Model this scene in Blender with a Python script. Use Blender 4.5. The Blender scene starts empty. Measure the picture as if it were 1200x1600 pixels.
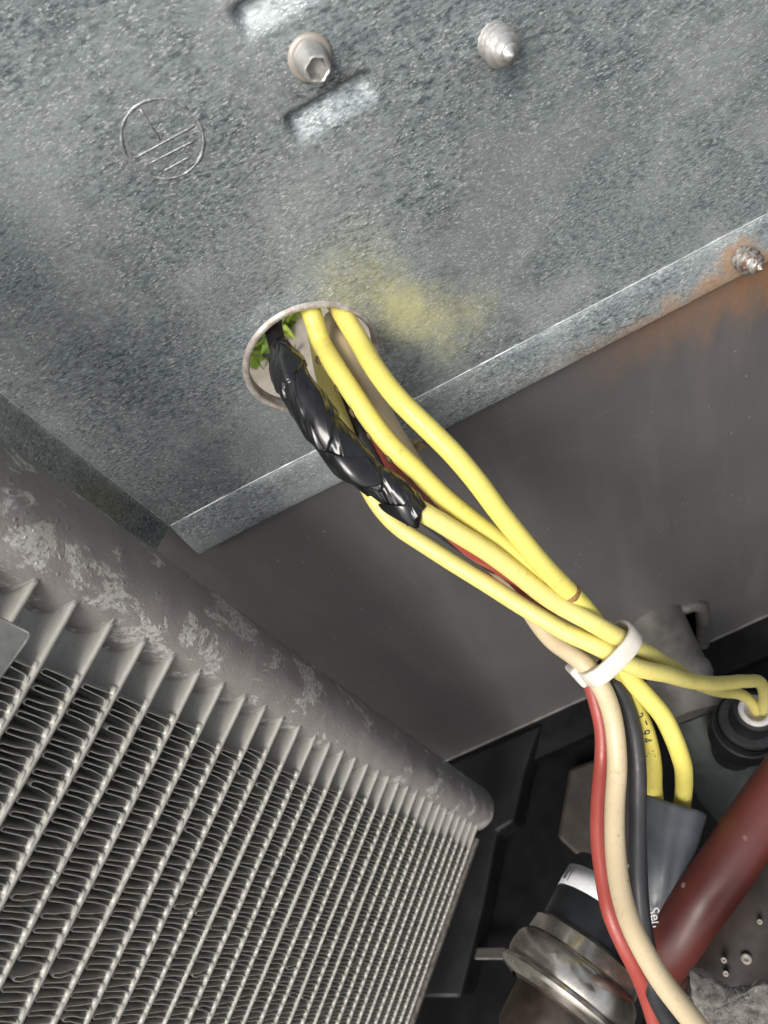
import bpy, math, random
import numpy as np
from mathutils import Vector, Matrix
random.seed(7); rng = np.random.default_rng(7)
scene = bpy.context.scene
S = 0.001                                    # everything below is written in millimetres

# ------------------------------------------------------------------ camera
# World: origin = centre of the round cable hole, X along the sheet panel, Z up, panel faces -Y.
FPX, PC = 1200.0, (600.0, 800.0)
def unit(v): v = np.array(v, float); return v/np.linalg.norm(v)
dv = unit([525, 700, 1200]); dh = np.array([8379, -4227, -1200.0]); dh -= dv*dh.dot(dv); dh = unit(dh)
RW = np.stack([dh, -np.cross(dv, dh), -dv])
_h = np.array([(481-600)/FPX*165, (558-800)/FPX*165, 165.0])
CAM = RW@(-_h)
cam_data = bpy.data.cameras.new('camera'); cam = bpy.data.objects.new('camera', cam_data)
scene.collection.objects.link(cam); scene.camera = cam
cam_data.sensor_fit = 'VERTICAL'; cam_data.sensor_height = 36; cam_data.sensor_width = 27
cam_data.lens = 36*FPX/1600; cam_data.clip_start = 0.002; cam_data.clip_end = 50
cx, cy, cz = RW@np.array([1, 0, 0.]), RW@np.array([0, -1, 0.]), RW@np.array([0, 0, -1.])
M = Matrix(((cx[0], cy[0], cz[0], CAM[0]*S), (cx[1], cy[1], cz[1], CAM[1]*S), (cx[2], cy[2], cz[2], CAM[2]*S), (0, 0, 0, 1)))
cam.matrix_world = M
cam_data.dof.use_dof = True; cam_data.dof.focus_distance = 0.160; cam_data.dof.aperture_fstop = 40

# ------------------------------------------------------------------ light: open shade under a bright sky
SUN_EL, SUN_AZ = math.radians(50), math.radians(214)
world = bpy.data.worlds.new('World'); scene.world = world; world.use_nodes = True
wn = world.node_tree; bg = wn.nodes['Background']
sky = wn.nodes.new('ShaderNodeTexSky'); sky.sky_type = 'NISHITA'; sky.sun_disc = False
sky.sun_elevation = SUN_EL; sky.sun_rotation = SUN_AZ; sky.air_density = 1.0; sky.dust_density = 5.0; sky.ozone_density = .8
hsv = wn.nodes.new('ShaderNodeHueSaturation'); hsv.inputs['Saturation'].default_value = .45      # thin high cloud: a paler sky
wn.links.new(sky.outputs[0], hsv.inputs['Color']); wn.links.new(hsv.outputs[0], bg.inputs[0]); bg.inputs[1].default_value = 0.12
sd = bpy.data.lights.new('sun', 'SUN'); sun = bpy.data.objects.new('sun', sd); scene.collection.objects.link(sun)
sd.energy = 1.5; sd.angle = math.radians(26); sd.color = (1.0, 0.975, 0.93)
sv = Vector((math.sin(SUN_AZ)*math.cos(SUN_EL), math.cos(SUN_AZ)*math.cos(SUN_EL), math.sin(SUN_EL)))
sun.rotation_euler = sv.to_track_quat('Z', 'Y').to_euler()
scene.view_settings.view_transform = 'Standard'; scene.view_settings.look = 'None'
scene.view_settings.exposure = 0.75; scene.view_settings.gamma = 1
scene.cycles.max_bounces = 6; scene.cycles.diffuse_bounces = 3; scene.cycles.glossy_bounces = 3; scene.cycles.caustics_reflective = False; scene.cycles.caustics_refractive = False

# ------------------------------------------------------------------ helpers
def at(px, py, d):                            # real point seen at a photo position, d mm along the view axis
    return CAM + RW@np.array([(px-PC[0])/FPX*d, (py-PC[1])/FPX*d, d])
def onplane(px, py, axis, val):
    r = RW@np.array([(px-PC[0])/FPX, (py-PC[1])/FPX, 1.0]); return CAM + r*((val-CAM[axis])/r[axis])

def tag(o, label=None, cat=None, group=None, kind=None):
    if label: o['label'] = label
    if cat: o['category'] = cat
    if group: o['group'] = group
    if kind: o['kind'] = kind
    return o
def empty(name, loc, label, cat, group=None):
    o = bpy.data.objects.new(name, None); scene.collection.objects.link(o)
    o.location = Vector(loc)*S; o.empty_display_size = 0.005; o['_o'] = [float(c) for c in loc]
    return tag(o, label, cat, group)
def mesh_obj(name, v, f, mat, parent=None, smooth=True, origin=None, auto=None):
    v = np.asarray(v, float)
    if parent is not None: base = np.array(WORLD_O.get(parent.name, (0, 0, 0)))
    elif origin is not None: base = np.array(origin, float)
    else: base = np.array([(v[:, 0].min()+v[:, 0].max())/2, (v[:, 1].min()+v[:, 1].max())/2, v[:, 2].min()])
    me = bpy.data.meshes.new(name); me.from_pydata(((v-base)*S).tolist(), [], [list(map(int, q)) for q in f])
    if smooth:
        me.polygons.foreach_set('use_smooth', [True]*len(me.polygons))
        if auto: me.set_sharp_from_angle(angle=math.radians(auto))
    me.update(); me.materials.append(mat)
    o = bpy.data.objects.new(name, me); scene.collection.objects.link(o)
    if parent is not None: o.parent = parent; WORLD_O[o.name] = base
    else: o.location = Vector(base)*S; WORLD_O[o.name] = base
    return o
WORLD_O = {}
_empty = empty
def empty(name, loc, *a, **k):
    o = _empty(name, loc, *a, **k); del o['_o']; WORLD_O[o.name] = np.array(loc, float); return o

class MB:                                     # gathers shapes into one mesh
    def __init__(s): s.v = []; s.f = []
    def add(s, v, f):
        k = len(s.v); s.v += [tuple(p) for p in v]; s.f += [[i+k for i in q] for q in f]; return s
    def obj(s, name, mat, parent=None, **k): return mesh_obj(name, s.v, s.f, mat, parent, **k)

def frame_of(axis):
    a = unit(axis); t = np.array([0, 0, 1.]) if abs(a[2]) < .9 else np.array([1., 0, 0])
    u = unit(np.cross(t, a)); return a, u, np.cross(a, u)
def lathe(p0, axis, prof, n=48, cap0=True, cap1=True, rfun=None):
    a, u, w = frame_of(axis); v = []; f = []
    for h, r in prof:
        for k in range(n):
            t = 2*math.pi*k/n; rr = r if rfun is None else rfun(h, r, t)
            v.append(np.array(p0)+a*h+(u*math.cos(t)+w*math.sin(t))*rr)
    for i in range(len(prof)-1):
        for k in range(n):
            k2 = (k+1) % n; f.append([i*n+k, i*n+k2, (i+1)*n+k2, (i+1)*n+k])
    if cap0: f.append(list(range(n))[::-1])
    if cap1: f.append([(len(prof)-1)*n+k for k in range(n)])
    return v, f
def spline(pts, step=1.0):
    P = np.array(pts, float); P = np.vstack([2*P[0]-P[1], P, 2*P[-1]-P[-2]]); out = []
    for i in range(1, len(P)-2):
        p0, p1, p2, p3 = P[i-1:i+3]
        n = max(2, int(np.linalg.norm(p2-p1)/step))
        for k in range(n):
            # centripetal Catmull-Rom
            t0 = 0; t1 = t0+np.linalg.norm(p1-p0)**.5; t2 = t1+np.linalg.norm(p2-p1)**.5; t3 = t2+np.linalg.norm(p3-p2)**.5
            t = t1+(t2-t1)*k/n
            A1 = (t1-t)/(t1-t0)*p0+(t-t0)/(t1-t0)*p1; A2 = (t2-t)/(t2-t1)*p1+(t-t1)/(t2-t1)*p2; A3 = (t3-t)/(t3-t2)*p2+(t-t2)/(t3-t2)*p3
            B1 = (t2-t)/(t2-t0)*A1+(t-t0)/(t2-t0)*A2; B2 = (t3-t)/(t3-t1)*A2+(t-t1)/(t3-t1)*A3
            out.append((t2-t)/(t2-t1)*B1+(t-t1)/(t2-t1)*B2)
    out.append(P[-2]); out = np.array(out)
    for _ in range(3): out[1:-1] = (out[:-2]+2*out[1:-1]+out[2:])/4
    return out
def frames(path):
    T = np.gradient(path, axis=0); T /= np.linalg.norm(T, axis=1)[:, None]
    u = np.cross(T[0], [0, 0, 1.0]); u = unit(u); U = []
    for t in T:
        u = unit(u-t*u.dot(t)); U.append(u)
    U = np.array(U); return T, U, np.cross(T, U)
def sweep(path, rad, n=20, caps=True):
    T, U, W = frames(path); v = []; f = []; m = len(path)
    for i in range(m):
        for k in range(n):
            a = 2*math.pi*k/n; r = rad(i, a) if callable(rad) else rad
            v.append(path[i]+(U[i]*math.cos(a)+W[i]*math.sin(a))*r)
    for i in range(m-1):
        for k in range(n):
            k2 = (k+1) % n; f.append([i*n+k, i*n+k2, (i+1)*n+k2, (i+1)*n+k])
    if caps: f.append(list(range(n))[::-1]); f.append([(m-1)*n+k for k in range(n)])
    return v, f
def prism(poly, d):                           # polygon (list of 3-D points) pushed along vector d
    n = len(poly); d = np.array(d, float)
    v = [np.array(p, float) for p in poly]+[np.array(p, float)+d for p in poly]
    f = [list(range(n))[::-1], [n+i for i in range(n)]]+[[i, (i+1) % n, n+(i+1) % n, n+i] for i in range(n)]
    return v, f
def box(c, s, ax=None):
    c = np.array(c, float); ax = np.eye(3) if ax is None else np.array(ax)
    v = [c+ax[0]*s[0]*i/2+ax[1]*s[1]*j/2+ax[2]*s[2]*k/2 for i in (-1, 1) for j in (-1, 1) for k in (-1, 1)]
    return v, [[0, 1, 3, 2], [4, 6, 7, 5], [0, 4, 5, 1], [2, 3, 7, 6], [0, 2, 6, 4], [1, 5, 7, 3]]
def bevel(o, w, seg=2):
    m = o.modifiers.new('bevel', 'BEVEL'); m.width = w*S; m.segments = seg; m.limit_method = 'ANGLE'; return o
_tab = rng.random((64, 64, 64))
def vnoise(p, sc):                            # smooth value noise, numpy
    q = np.asarray(p, float)/sc; i = np.floor(q).astype(int); t = q-i; t = t*t*(3-2*t); r = 0
    for a in (0, 1):
        for b in (0, 1):
            for c in (0, 1):
                w = (t[..., 0] if a else 1-t[..., 0])*(t[..., 1] if b else 1-t[..., 1])*(t[..., 2] if c else 1-t[..., 2])
                r = r+w*_tab[(i[..., 0]+a) % 64, (i[..., 1]+b) % 64, (i[..., 2]+c) % 64]
    return r

# ------------------------------------------------------------------ materials (node coordinates in mm)
class Mat:
    def __init__(s, name, off=(0, 0, 0)):
        s.m = bpy.data.materials.new(name); s.m.use_nodes = True; s.t = s.m.node_tree; s.b = s.t.nodes['Principled BSDF']
        tc = s.t.nodes.new('ShaderNodeTexCoord'); sc = s.t.nodes.new('ShaderNodeVectorMath'); sc.operation = 'SCALE'
        sc.inputs['Scale'].default_value = 1000; s.t.links.new(tc.outputs['Object'], sc.inputs[0]); s.co = sc.outputs[0]
        if any(off):
            ad = s.t.nodes.new('ShaderNodeVectorMath'); ad.operation = 'ADD'; ad.inputs[1].default_value = off; s.t.links.new(s.co, ad.inputs[0]); s.co = ad.outputs[0]
    def n(s, typ, **kw):
        nd = s.t.nodes.new(typ)
        for k, v in kw.items(): setattr(nd, k, v)
        return nd
    def put(s, sock, val):
        if hasattr(val, 'links') or isinstance(val, bpy.types.NodeSocket): s.t.links.new(val, sock)
        elif isinstance(val, (tuple, list)) and len(val) == 3 and sock.type == 'RGBA': sock.default_value = (*val, 1)
        else: sock.default_value = val
    def mapped(s, scale=(1, 1, 1), rot=(0, 0, 0), loc=(0, 0, 0)):
        mp = s.n('ShaderNodeMapping'); s.put(mp.inputs[0], s.co); mp.inputs['Scale'].default_value = scale
        mp.inputs['Rotation'].default_value = rot; mp.inputs['Location'].default_value = loc; return mp.outputs[0]
    def noise(s, scale, detail=4, rough=.55, vec=None, dist=0.0):
        nd = s.n('ShaderNodeTexNoise'); s.put(nd.inputs['Vector'], vec if vec is not None else s.co)
        nd.inputs['Scale'].default_value = scale; nd.inputs['Detail'].default_value = detail; nd.inputs['Roughness'].default_value = rough
        nd.inputs['Distortion'].default_value = dist; return nd.outputs[0]
    def voro(s, scale, vec=None, feature='F1', out='Distance'):
        nd = s.n('ShaderNodeTexVoronoi', feature=feature); s.put(nd.inputs['Vector'], vec if vec is not None else s.co)
        nd.inputs['Scale'].default_value = scale; return nd.outputs[out]
    def ramp(s, x, a, b, lo=0.0, hi=1.0):
        nd = s.n('ShaderNodeMapRange'); nd.interpolation_type = 'SMOOTHSTEP'; s.put(nd.inputs[0], x)
        for i, q in zip((1, 2, 3, 4), (a, b, lo, hi)): nd.inputs[i].default_value = q
        return nd.outputs[0]
    def math(s, op, a, b=0.0):
        nd = s.n('ShaderNodeMath', operation=op); s.put(nd.inputs[0], a); s.put(nd.inputs[1], b); return nd.outputs[0]
    def mix(s, fac, a, b):
        nd = s.n('ShaderNodeMix', data_type='RGBA'); s.put(nd.inputs[0], fac); s.put(nd.inputs[6], a); s.put(nd.inputs[7], b); return nd.outputs[2]
    def dist(s, p, scale=(1, 1, 1)):
        nd = s.n('ShaderNodeVectorMath', operation='SUBTRACT'); s.put(nd.inputs[0], s.co); nd.inputs[1].default_value = p
        k = s.n('ShaderNodeVectorMath', operation='MULTIPLY'); s.put(k.inputs[0], nd.outputs[0]); k.inputs[1].default_value = scale
        l = s.n('ShaderNodeVectorMath', operation='LENGTH'); s.put(l.inputs[0], k.outputs[0]); return l.outputs['Value']
    def sep(s, i):
        nd = s.n('ShaderNodeSeparateXYZ'); s.put(nd.inputs[0], s.co); return nd.outputs[i]
    def bump(s, h, strength=.3, dist=.1):
        nd = s.n('ShaderNodeBump'); nd.inputs['Strength'].default_value = strength; nd.inputs['Distance'].default_value = dist*S
        s.put(nd.inputs['Height'], h); s.put(s.b.inputs['Normal'], nd.outputs[0]); return s
    def set(s, **k):
        for a, v in k.items():
            s.put(s.b.inputs[{'col': 'Base Color', 'rough': 'Roughness', 'metal': 'Metallic', 'spec': 'Specular IOR Level', 'coat': 'Coat Weight', 'coatr': 'Coat Roughness', 'sss': 'Subsurface Weight', 'trans': 'Transmission Weight', 'sheen': 'Sheen Weight', 'aniso': 'Anisotropic'}[a]], v)
        return s

def mat_galv():
    m = Mat('galvanised_steel', (40, 0, -42))
    streak = m.mapped((0.5, 1, 1.35), (0, 0.12, 0))
    fine = m.noise(1.5, 5, .70, streak); mid = m.noise(.30, 4, .65); big = m.noise(.035, 3, .55)
    sp = m.voro(.95, streak, out='Color')
    spg = m.n('ShaderNodeSeparateColor'); m.put(spg.inputs[0], sp)
    col = m.mix(m.ramp(fine, .34, .66), (.070, .088, .094), (.40, .45, .455))
    col = m.mix(m.math('MULTIPLY', m.ramp(spg.outputs[0], .1, 1.0), .45), col, (.34, .375, .38))
    col = m.mix(m.math('MULTIPLY', m.ramp(mid, .44, .66), .30), col, (.12, .14, .15))
    col = m.mix(m.math('MULTIPLY', m.ramp(big, .42, .64), .55), col, (.43, .475, .47))  # broad pale patches: the panel's soft sheen put into the colour
    dk = m.noise(.022, 3, .6, m.mapped((1, 1, 1), (0, 0, 0), (31, 0, 7)))
    col = m.mix(m.math('MULTIPLY', m.ramp(dk, .46, .66), .32), col, (.085, .10, .108))
    fl = m.mapped((.62, 1, 1.7), (0, .30, 0), (5, 0, 3))
    glint = m.math('MULTIPLY', m.ramp(m.noise(2.1, 3, .65, fl), .56, .65), m.ramp(m.noise(.22, 3, .6), .28, .58))
    col = m.mix(m.math('MULTIPLY', glint, .8), col, (.80, .83, .82))
    dfl = m.ramp(m.noise(2.4, 3, .65, m.mapped((.62, 1, 1.7), (0, .30, 0), (45, 0, 13))), .60, .68)
    col = m.mix(m.math('MULTIPLY', dfl, .55), col, (.035, .042, .048))
    pit = m.ramp(m.voro(.55), .05, .02); pit = m.math('MULTIPLY', pit, m.ramp(m.noise(.09), .5, .62))
    col = m.mix(m.math('MULTIPLY', pit, .8), col, (.03, .03, .03))
    # yellow-green oxide bloom right of the hole: a drifting stain with its own ragged outline
    wob = m.math('ADD', m.math('MULTIPLY', m.math('SUBTRACT', m.noise(.05, 2, .5, m.mapped((1, 1, .6))), .5), 1.9), m.math('MULTIPLY', m.math('SUBTRACT', m.noise(.35, 4, .7), .5), .9))
    mp_ = m.n('ShaderNodeMapping'); mp_.inputs['Rotation'].default_value = (0, .42, 0)
    sb_ = m.n('ShaderNodeVectorMath', operation='SUBTRACT'); m.put(sb_.inputs[0], m.co); sb_.inputs[1].default_value = (25, 0, -2)
    m.put(mp_.inputs[0], sb_.outputs[0]); sc_ = m.n('ShaderNodeVectorMath', operation='MULTIPLY'); m.put(sc_.inputs[0], mp_.outputs[0]); sc_.inputs[1].default_value = (.080, .1, .038)
    ln_ = m.n('ShaderNodeVectorMath', operation='LENGTH'); m.put(ln_.inputs[0], sc_.outputs[0])
    st = m.math('ADD', ln_.outputs['Value'], wob)
    s1 = m.math('MULTIPLY', m.ramp(st, 1.2, .0), m.ramp(fine, -.1, .5))
    col = m.mix(m.math('MULTIPLY', s1, .70), col, (.46, .43, .17))
    st2 = m.math('ADD', m.dist((-60, -6, -4), (.10, .1, .07)), m.math('MULTIPLY', m.math('SUBTRACT', m.noise(.12, 4, .6), .5), 1.4))
    col = m.mix(m.math('MULTIPLY', m.ramp(st2, 1.0, .35), .4), col, (.22, .20, .09))
    # rust creeping up from the lower right flange and a run below the screw
    rz = m.math('ADD', m.math('MULTIPLY', m.sep(2), .14), m.math('MULTIPLY', m.noise(.16, 5, .65), 2.2))
    r1 = m.math('MULTIPLY', m.ramp(rz, -3.6, -4.5), m.ramp(m.sep(0), 20, 95))
    r2 = m.ramp(m.math('ADD', m.dist((97, 0, -35), (.13, .1, .13)), m.noise(.4, 4)), 1.45, .9)
    rust = m.math('MAXIMUM', r1, r2)
    col = m.mix(m.math('MULTIPLY', rust, .75), col, m.mix(m.noise(.9, 4), (.16, .065, .022), (.38, .22, .10)))
    m.set(col=col, metal=m.math('SUBTRACT', .45, m.math('MULTIPLY', m.math('MAXIMUM', rust, s1), .45)), rough=m.ramp(mid, .3, .7, .42, .58))
    return m.bump(fine, .07, .10).m
def mat_paint():
    m = Mat('grey_brown_paint', (50, 1.6, -297.5)); g = m.noise(.02, 3); f = m.noise(1.6, 5, .6)
    col = m.mix(g, (.080, .076, .075), (.110, .105, .103))
    dust = m.math('MULTIPLY', m.ramp(m.noise(.5, 6, .7), .62, .72), m.ramp(m.noise(.03, 2), .42, .6))
    col = m.mix(m.math('MULTIPLY', dust, .25), col, (.25, .23, .2))
    sp = m.math('MULTIPLY', m.ramp(m.voro(.22), .09, .06), m.ramp(m.noise(.05, 2), .5, .58)); col = m.mix(m.math('MULTIPLY', sp, .6), col, (.42, .40, .37))
    ru = m.math('ADD', m.math('MULTIPLY', m.sep(2), .055), m.math('MULTIPLY', m.noise(.11, 5, .62, m.mapped((1.5, 1, .35), (0, 0, 0), (9, 0, 0))), 2.2))
    rust = m.math('MULTIPLY', m.ramp(ru, -2.6, -1.45), m.ramp(m.sep(0), 48, 112))
    rc = m.mix(m.noise(.7, 5, .65), (.13, .058, .025), (.38, .19, .08))
    col = m.mix(m.math('MULTIPLY', rust, .8), col, rc)
    sm = m.noise(.06, 5, .7, m.mapped((1.0, 1, .16))); col = m.mix(m.math('MULTIPLY', m.ramp(sm, .48, .66), .35), col, (.14, .128, .118))
    sc_ = m.ramp(m.noise(.9, 2, .5, m.mapped((.05, 1, 1.6), (0, .5, 0))), .70, .74); col = m.mix(m.math('MULTIPLY', sc_, .22), col, (.24, .22, .2))
    m.set(col=col, rough=m.ramp(m.math('ADD', f, m.math('MULTIPLY', sm, .6)), .5, 1.1, .30, .50), spec=.5)
    return m.bump(f, .22, .12).m
def mat_header():
    m = Mat('chipped_header_paint'); f = m.noise(.9, 6, .65); 
    chipn = m.noise(.11, 6, .66, m.mapped((1, 1, .55), (0, 0, .5)), .6)
    band = m.ramp(m.math('ABSOLUTE', m.math('ADD', m.noise(.02, 2), -.5)), .16, .02)
    chip = m.math('MULTIPLY', m.ramp(chipn, .54, .60), m.ramp(f, .38, .54))
    col = m.mix(m.noise(.05, 3), (.225, .207, .195), (.315, .292, .274))
    col = m.mix(m.math('MULTIPLY', m.ramp(m.noise(.4, 5, .7), .5, .7), .4), col, (.30, .275, .25))
    alu = m.mix(m.noise(1.3, 5, .7), (.40, .385, .35), (.90, .885, .84))
    col = m.mix(chip, col, alu)
    m.set(col=col, metal=m.math('MULTIPLY', chip, .35), rough=m.ramp(f, .3, .7, .42, .58))
    spots = m.ramp(m.voro(.38), .16, .05)
    h = m.math('ADD', m.math('ADD', f, m.math('MULTIPLY', chip, -.5)), m.math('MULTIPLY', spots, .9))
    return m.bump(h, .55, .35).m
def mat_alu(name, paint=False, dark=1.0, metal=.2):
    m = Mat(name); f = m.noise(.8, 5, .6, m.mapped((.35, 1, 1)))
    col = m.mix(f, tuple(c*dark for c in (.42, .405, .355)), tuple(c*dark for c in (.68, .66, .59)))
    col = m.mix(m.math('MULTIPLY', m.ramp(m.noise(.25, 5, .65), .50, .68), .5), col, tuple(c*dark for c in (.25, .235, .20)))
    if paint:
        e = m.math('ADD', m.math('MULTIPLY', m.sep(0), -.20), m.math('MULTIPLY', m.noise(.35, 5, .6), 3.0))
        col = m.mix(m.ramp(e, -.35, .35), col, (.15, .138, .13))
    m.set(col=col, metal=metal, rough=.46); return m.bump(f, .25, .12).m
def mat_wire(name, c0, c1, dirt=(.20, .14, .04), amt=.5, rough=.42, bump=.06, scuff=None):
    m = Mat(name); col = m.mix(m.noise(.09, 4, .6), c0, c1)
    d = m.math('MULTIPLY', m.ramp(m.noise(.55, 6, .74), .54, .70), m.ramp(m.noise(.06, 2), .38, .62))
    col = m.mix(m.math('MULTIPLY', d, amt), col, dirt)
    gr = m.ramp(m.noise(.05, 5, .7), .42, .72); col = m.mix(m.math('MULTIPLY', gr, amt*.45), col, tuple(.55*u_+.45*v_ for u_, v_ in zip(c0, dirt)))
    fs = m.ramp(m.noise(1.9, 4, .7), .61, .70); col = m.mix(m.math('MULTIPLY', fs, amt*.6), col, dirt)
    nick = m.math('MULTIPLY', m.ramp(m.math('ADD', m.voro(.2, m.mapped((1, 1, 1), (.3, .2, .5))), m.math('MULTIPLY', m.noise(1.6, 4, .7), .22)), .19, .14), m.ramp(m.noise(.13, 2), .46, .54)); col = m.mix(m.math('MULTIPLY', nick, amt*1.5), col, tuple(q*.35 for q in dirt))
    m.set(col=col, rough=m.ramp(m.noise(.4, 4), .3, .7, rough-.06, rough+.1))
    return m.bump(m.noise(1.1, 5, .6), bump*3, .12).m
def mat_simple(name, c0, c1, scale=.3, rough=.45, metal=0., bump=.2, dist=.15, coat=0., spec=.5):
    m = Mat(name); n = m.noise(scale, 5, .62)
    m.set(col=m.mix(m.ramp(n, .3, .7), c0, c1), rough=m.ramp(m.noise(scale*3, 4), .3, .7, max(.03, rough-.07), rough+.07), metal=metal, coat=coat, spec=spec)
    return m.bump(m.noise(scale*4, 4), bump, dist).m
def mat_screw(name, rust):
    m = Mat(name); n = m.noise(.9, 5, .65)
    col = m.mix(n, (.34, .33, .31), (.66, .66, .63)); r = m.ramp(m.math('ADD', n, m.math('MULTIPLY', m.noise(.3, 3), .8)), .95-rust, 1.15-rust)
    col = m.mix(m.math('MULTIPLY', r, .85), col, (.19, .09, .04))
    m.set(col=col, metal=.7, rough=.42); return m.bump(n, .35, .12).m

GALV = mat_galv(); PAINT = mat_paint(); HEADER = mat_header()
ALU = mat_alu('flat_tube_aluminium', True, .88); FIN = mat_alu('fin_aluminium', False, .92, .15); FILLET = mat_alu('fillet_aluminium', False, .82, .2)
YELLOW = mat_wire('yellow_insulation', (.66, .56, .10), (.71, .63, .18))
YELLOW2 = mat_wire('yellow_insulation_faded', (.65, .56, .14), (.71, .635, .24))
BEIGE = mat_wire('beige_insulation', (.50, .40, .24), (.60, .50, .335), (.25, .14, .05), .45)
RED = mat_wire('red_insulation', (.27, .04, .032), (.36, .08, .062), (.10, .03, .02), .4, .36)
BLACKW = mat_wire('black_insulation', (.018, .018, .020), (.045, .045, .048), (.10, .095, .085), .5, .42)
TAPE = mat_simple('black_vinyl_tape', (.007, .007, .008), (.014, .014, .015), .2, .17, 0, .12, .08)
NYLON = mat_simple('white_nylon', (.52, .49, .42), (.63, .60, .53), .3, .42, 0, .12)
DARKPAN = mat_simple('shade_darkened_pan_paint', (.0025, .0025, .003), (.007, .007, .0075), .05, .6, 0, .3, .2, spec=.06)  # dark pan paint; the deep cabinet shade is put into its near-black colour
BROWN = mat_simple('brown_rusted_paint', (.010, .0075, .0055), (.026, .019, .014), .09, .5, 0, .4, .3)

# ------------------------------------------------------------------ galvanised panel with cable hole
HX, HZ, HR = 0.6, -1.2, 14.6
SLOTS = [(26.6, 45.2, 16.0, 3.9), (34.5, 62.8, 31.0, 3.6)]      # centre x, centre z, length, height
def slot_depth(x, z):
    y = np.zeros_like(x)
    for sx, sz, L, h in SLOTS:
        u = (x-sx)/(L/2); t = (z-(sz-h/2))/h                    # t 0 at lower lip, 1 at sharp upper lip
        ends = 1-np.clip((np.abs(x-sx)-(L/2-1.6))/1.6, 0, 1)**2; ends = np.where(np.abs(x-sx) > L/2, 0, ends)
        prof = np.where(t < -.45, 0, np.where(t < .80, np.clip((t+.45)/1.25, 0, 1)**1.25, np.clip((1.02-t)/.22, 0, 1)))
        y += 2.7*prof*ends
    return y
def panel_y(x, z):
    y = slot_depth(x, z)
    r = np.hypot(x-HX, z-HZ); y = y-0.55*np.exp(-((r-HR)/3.2)**2)
    for bx, bz in ((26.7, 53.3), (54.6, 40.9)): y = y-0.5*np.exp(-(np.hypot(x-bx, z-bz)/4.2)**2)
    P = np.stack([x, z, np.zeros_like(x)], -1)
    return y+.9*(vnoise(P, 34)-.5)
def build_panel():
    root = empty('sheet_metal_panel', (40, 0, -42), 'grey speckled galvanised sheet panel with a round cable hole, folded edges and yellow stain', 'panel')
    s = 0.6; x0 = -53.4; nx = 372; z0 = -27.3; nz = 236
    ii, jj = np.meshgrid(np.arange(nx+1), np.arange(nz+1), indexing='ij')
    X = x0+ii*s; Zc = z0+jj*s; idx = (ii*(nz+1)+jj)
    ic, jc = round((HX-x0)/s), round((HZ-z0)/s); K = 34
    V = np.stack([X.ravel(), np.zeros(X.size), Zc.ravel()], 1); F = []
    for i in range(nx):
        for j in range(nz):
            if ic-K <= i < ic+K and jc-K <= j < jc+K: continue
            F.append([idx[i, j], idx[i+1, j], idx[i+1, j+1], idx[i, j+1]])
    loop = [(ic-K+k, jc-K) for k in range(2*K)]+[(ic+K, jc-K+k) for k in range(2*K)]+[(ic+K-k, jc+K) for k in range(2*K)]+[(ic-K, jc+K-k) for k in range(2*K)]
    prev = [idx[a, b] for a, b in loop]; nr = 14; extra = []; n0 = len(V)
    for q in range(1, nr+1):
        t = q/nr; cur = []
        for a, b in loop:
            p = np.array([x0+a*s, z0+b*s]); d = p-np.array([HX, HZ]); c = np.array([HX, HZ])+d/np.hypot(*d)*HR
            w = p*(1-t)+c*t; cur.append(n0+len(extra)); extra.append((w[0], 0, w[1]))
        m = len(loop)
        for k in range(m): F.append([prev[k], prev[(k+1) % m], cur[(k+1) % m], cur[k]])
        prev = cur
    V = np.vstack([V, np.array(extra)]); V[:, 1] = panel_y(V[:, 0], V[:, 2])
    V = V.tolist()
    # lower flange: rounded fold then a strip leaning a little into the cabinet; left strip folded towards the coil
    def strip(ids, offs):
        nonlocal V
        pv = ids
        for dx, dy, dz in offs:
            cu = []
            for k in ids:
                cu.append(len(V)); b = V[k]; V.append([b[0]+dx, b[1]+dy, b[2]+dz])
            for k in range(len(ids)-1): F.append([pv[k], cu[k], cu[k+1], pv[k+1]])
            pv = cu
    bot = [idx[i, 0] for i in range(nx+1)]
    strip(bot, [(0, -.05, -.25), (0, -.22, -.55), (0, -.55, -1.2), (0, -1.0, -3), (0, -1.6, -6), (0, -2.1, -9), (0, -2.5, -12.4), (0, -2.3, -12.9), (0, -1.3, -12.9)])
    left = [idx[0, j] for j in range(nz+1)][::-1]
    c_, s_ = -.70, -.71
    strip(left, [(-.3, -.05, 0), (-.6, -.25, 0), (-1.2, -.8, 0)]+[(c_*w, s_*w, 0) for w in (3, 6, 9, 13, 18)])
    mesh_obj('sheet', V, F, GALV, root)
    # rolled collar of the hole
    mb = MB(); prof = []
    for k in range(9):
        a = math.pi*k/8; prof.append((-.62-.42*math.sin(a)+0, HR-.05+.62*math.cos(a)-.1))
    prof = [(0.2, HR+.9), (-.55, HR+.75)]+prof+[(.8, HR-.78), (2.2, HR-.85), (2.6, HR-.6)]
    mb.add(*lathe((HX, 0, HZ), (0, 1, 0), prof, 96, False, False))
    rim = Mat('worn_hole_rim'); nn = rim.noise(.5, 5, .65)
    rim.set(col=rim.mix(rim.ramp(nn, .35, .7), (.34, .29, .25), (.60, .58, .54)), metal=.35, rough=.5); rim.bump(nn, .3, .1)
    mb.obj('hole_rim', rim.m, root)
    # beads along the folds: burnished edge, its highlight put into the bright colour
    wear_highlight = mat_simple('burnished_highlight_zinc', (.62, .64, .63), (.85, .86, .84), .5, .35, .55, .1)
    px = [np.array([x, -.10+panel_y(np.array(x), np.array(z0)).item(), z0]) for x in np.linspace(x0, x0+nx*s, 220)]
    mesh_obj('fold_line', *sweep(np.array(px), lambda i, a: .03+.17*vnoise(np.array([i*1.0, 0, 0]), 3.0).item(), 8), wear_highlight, root)
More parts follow.
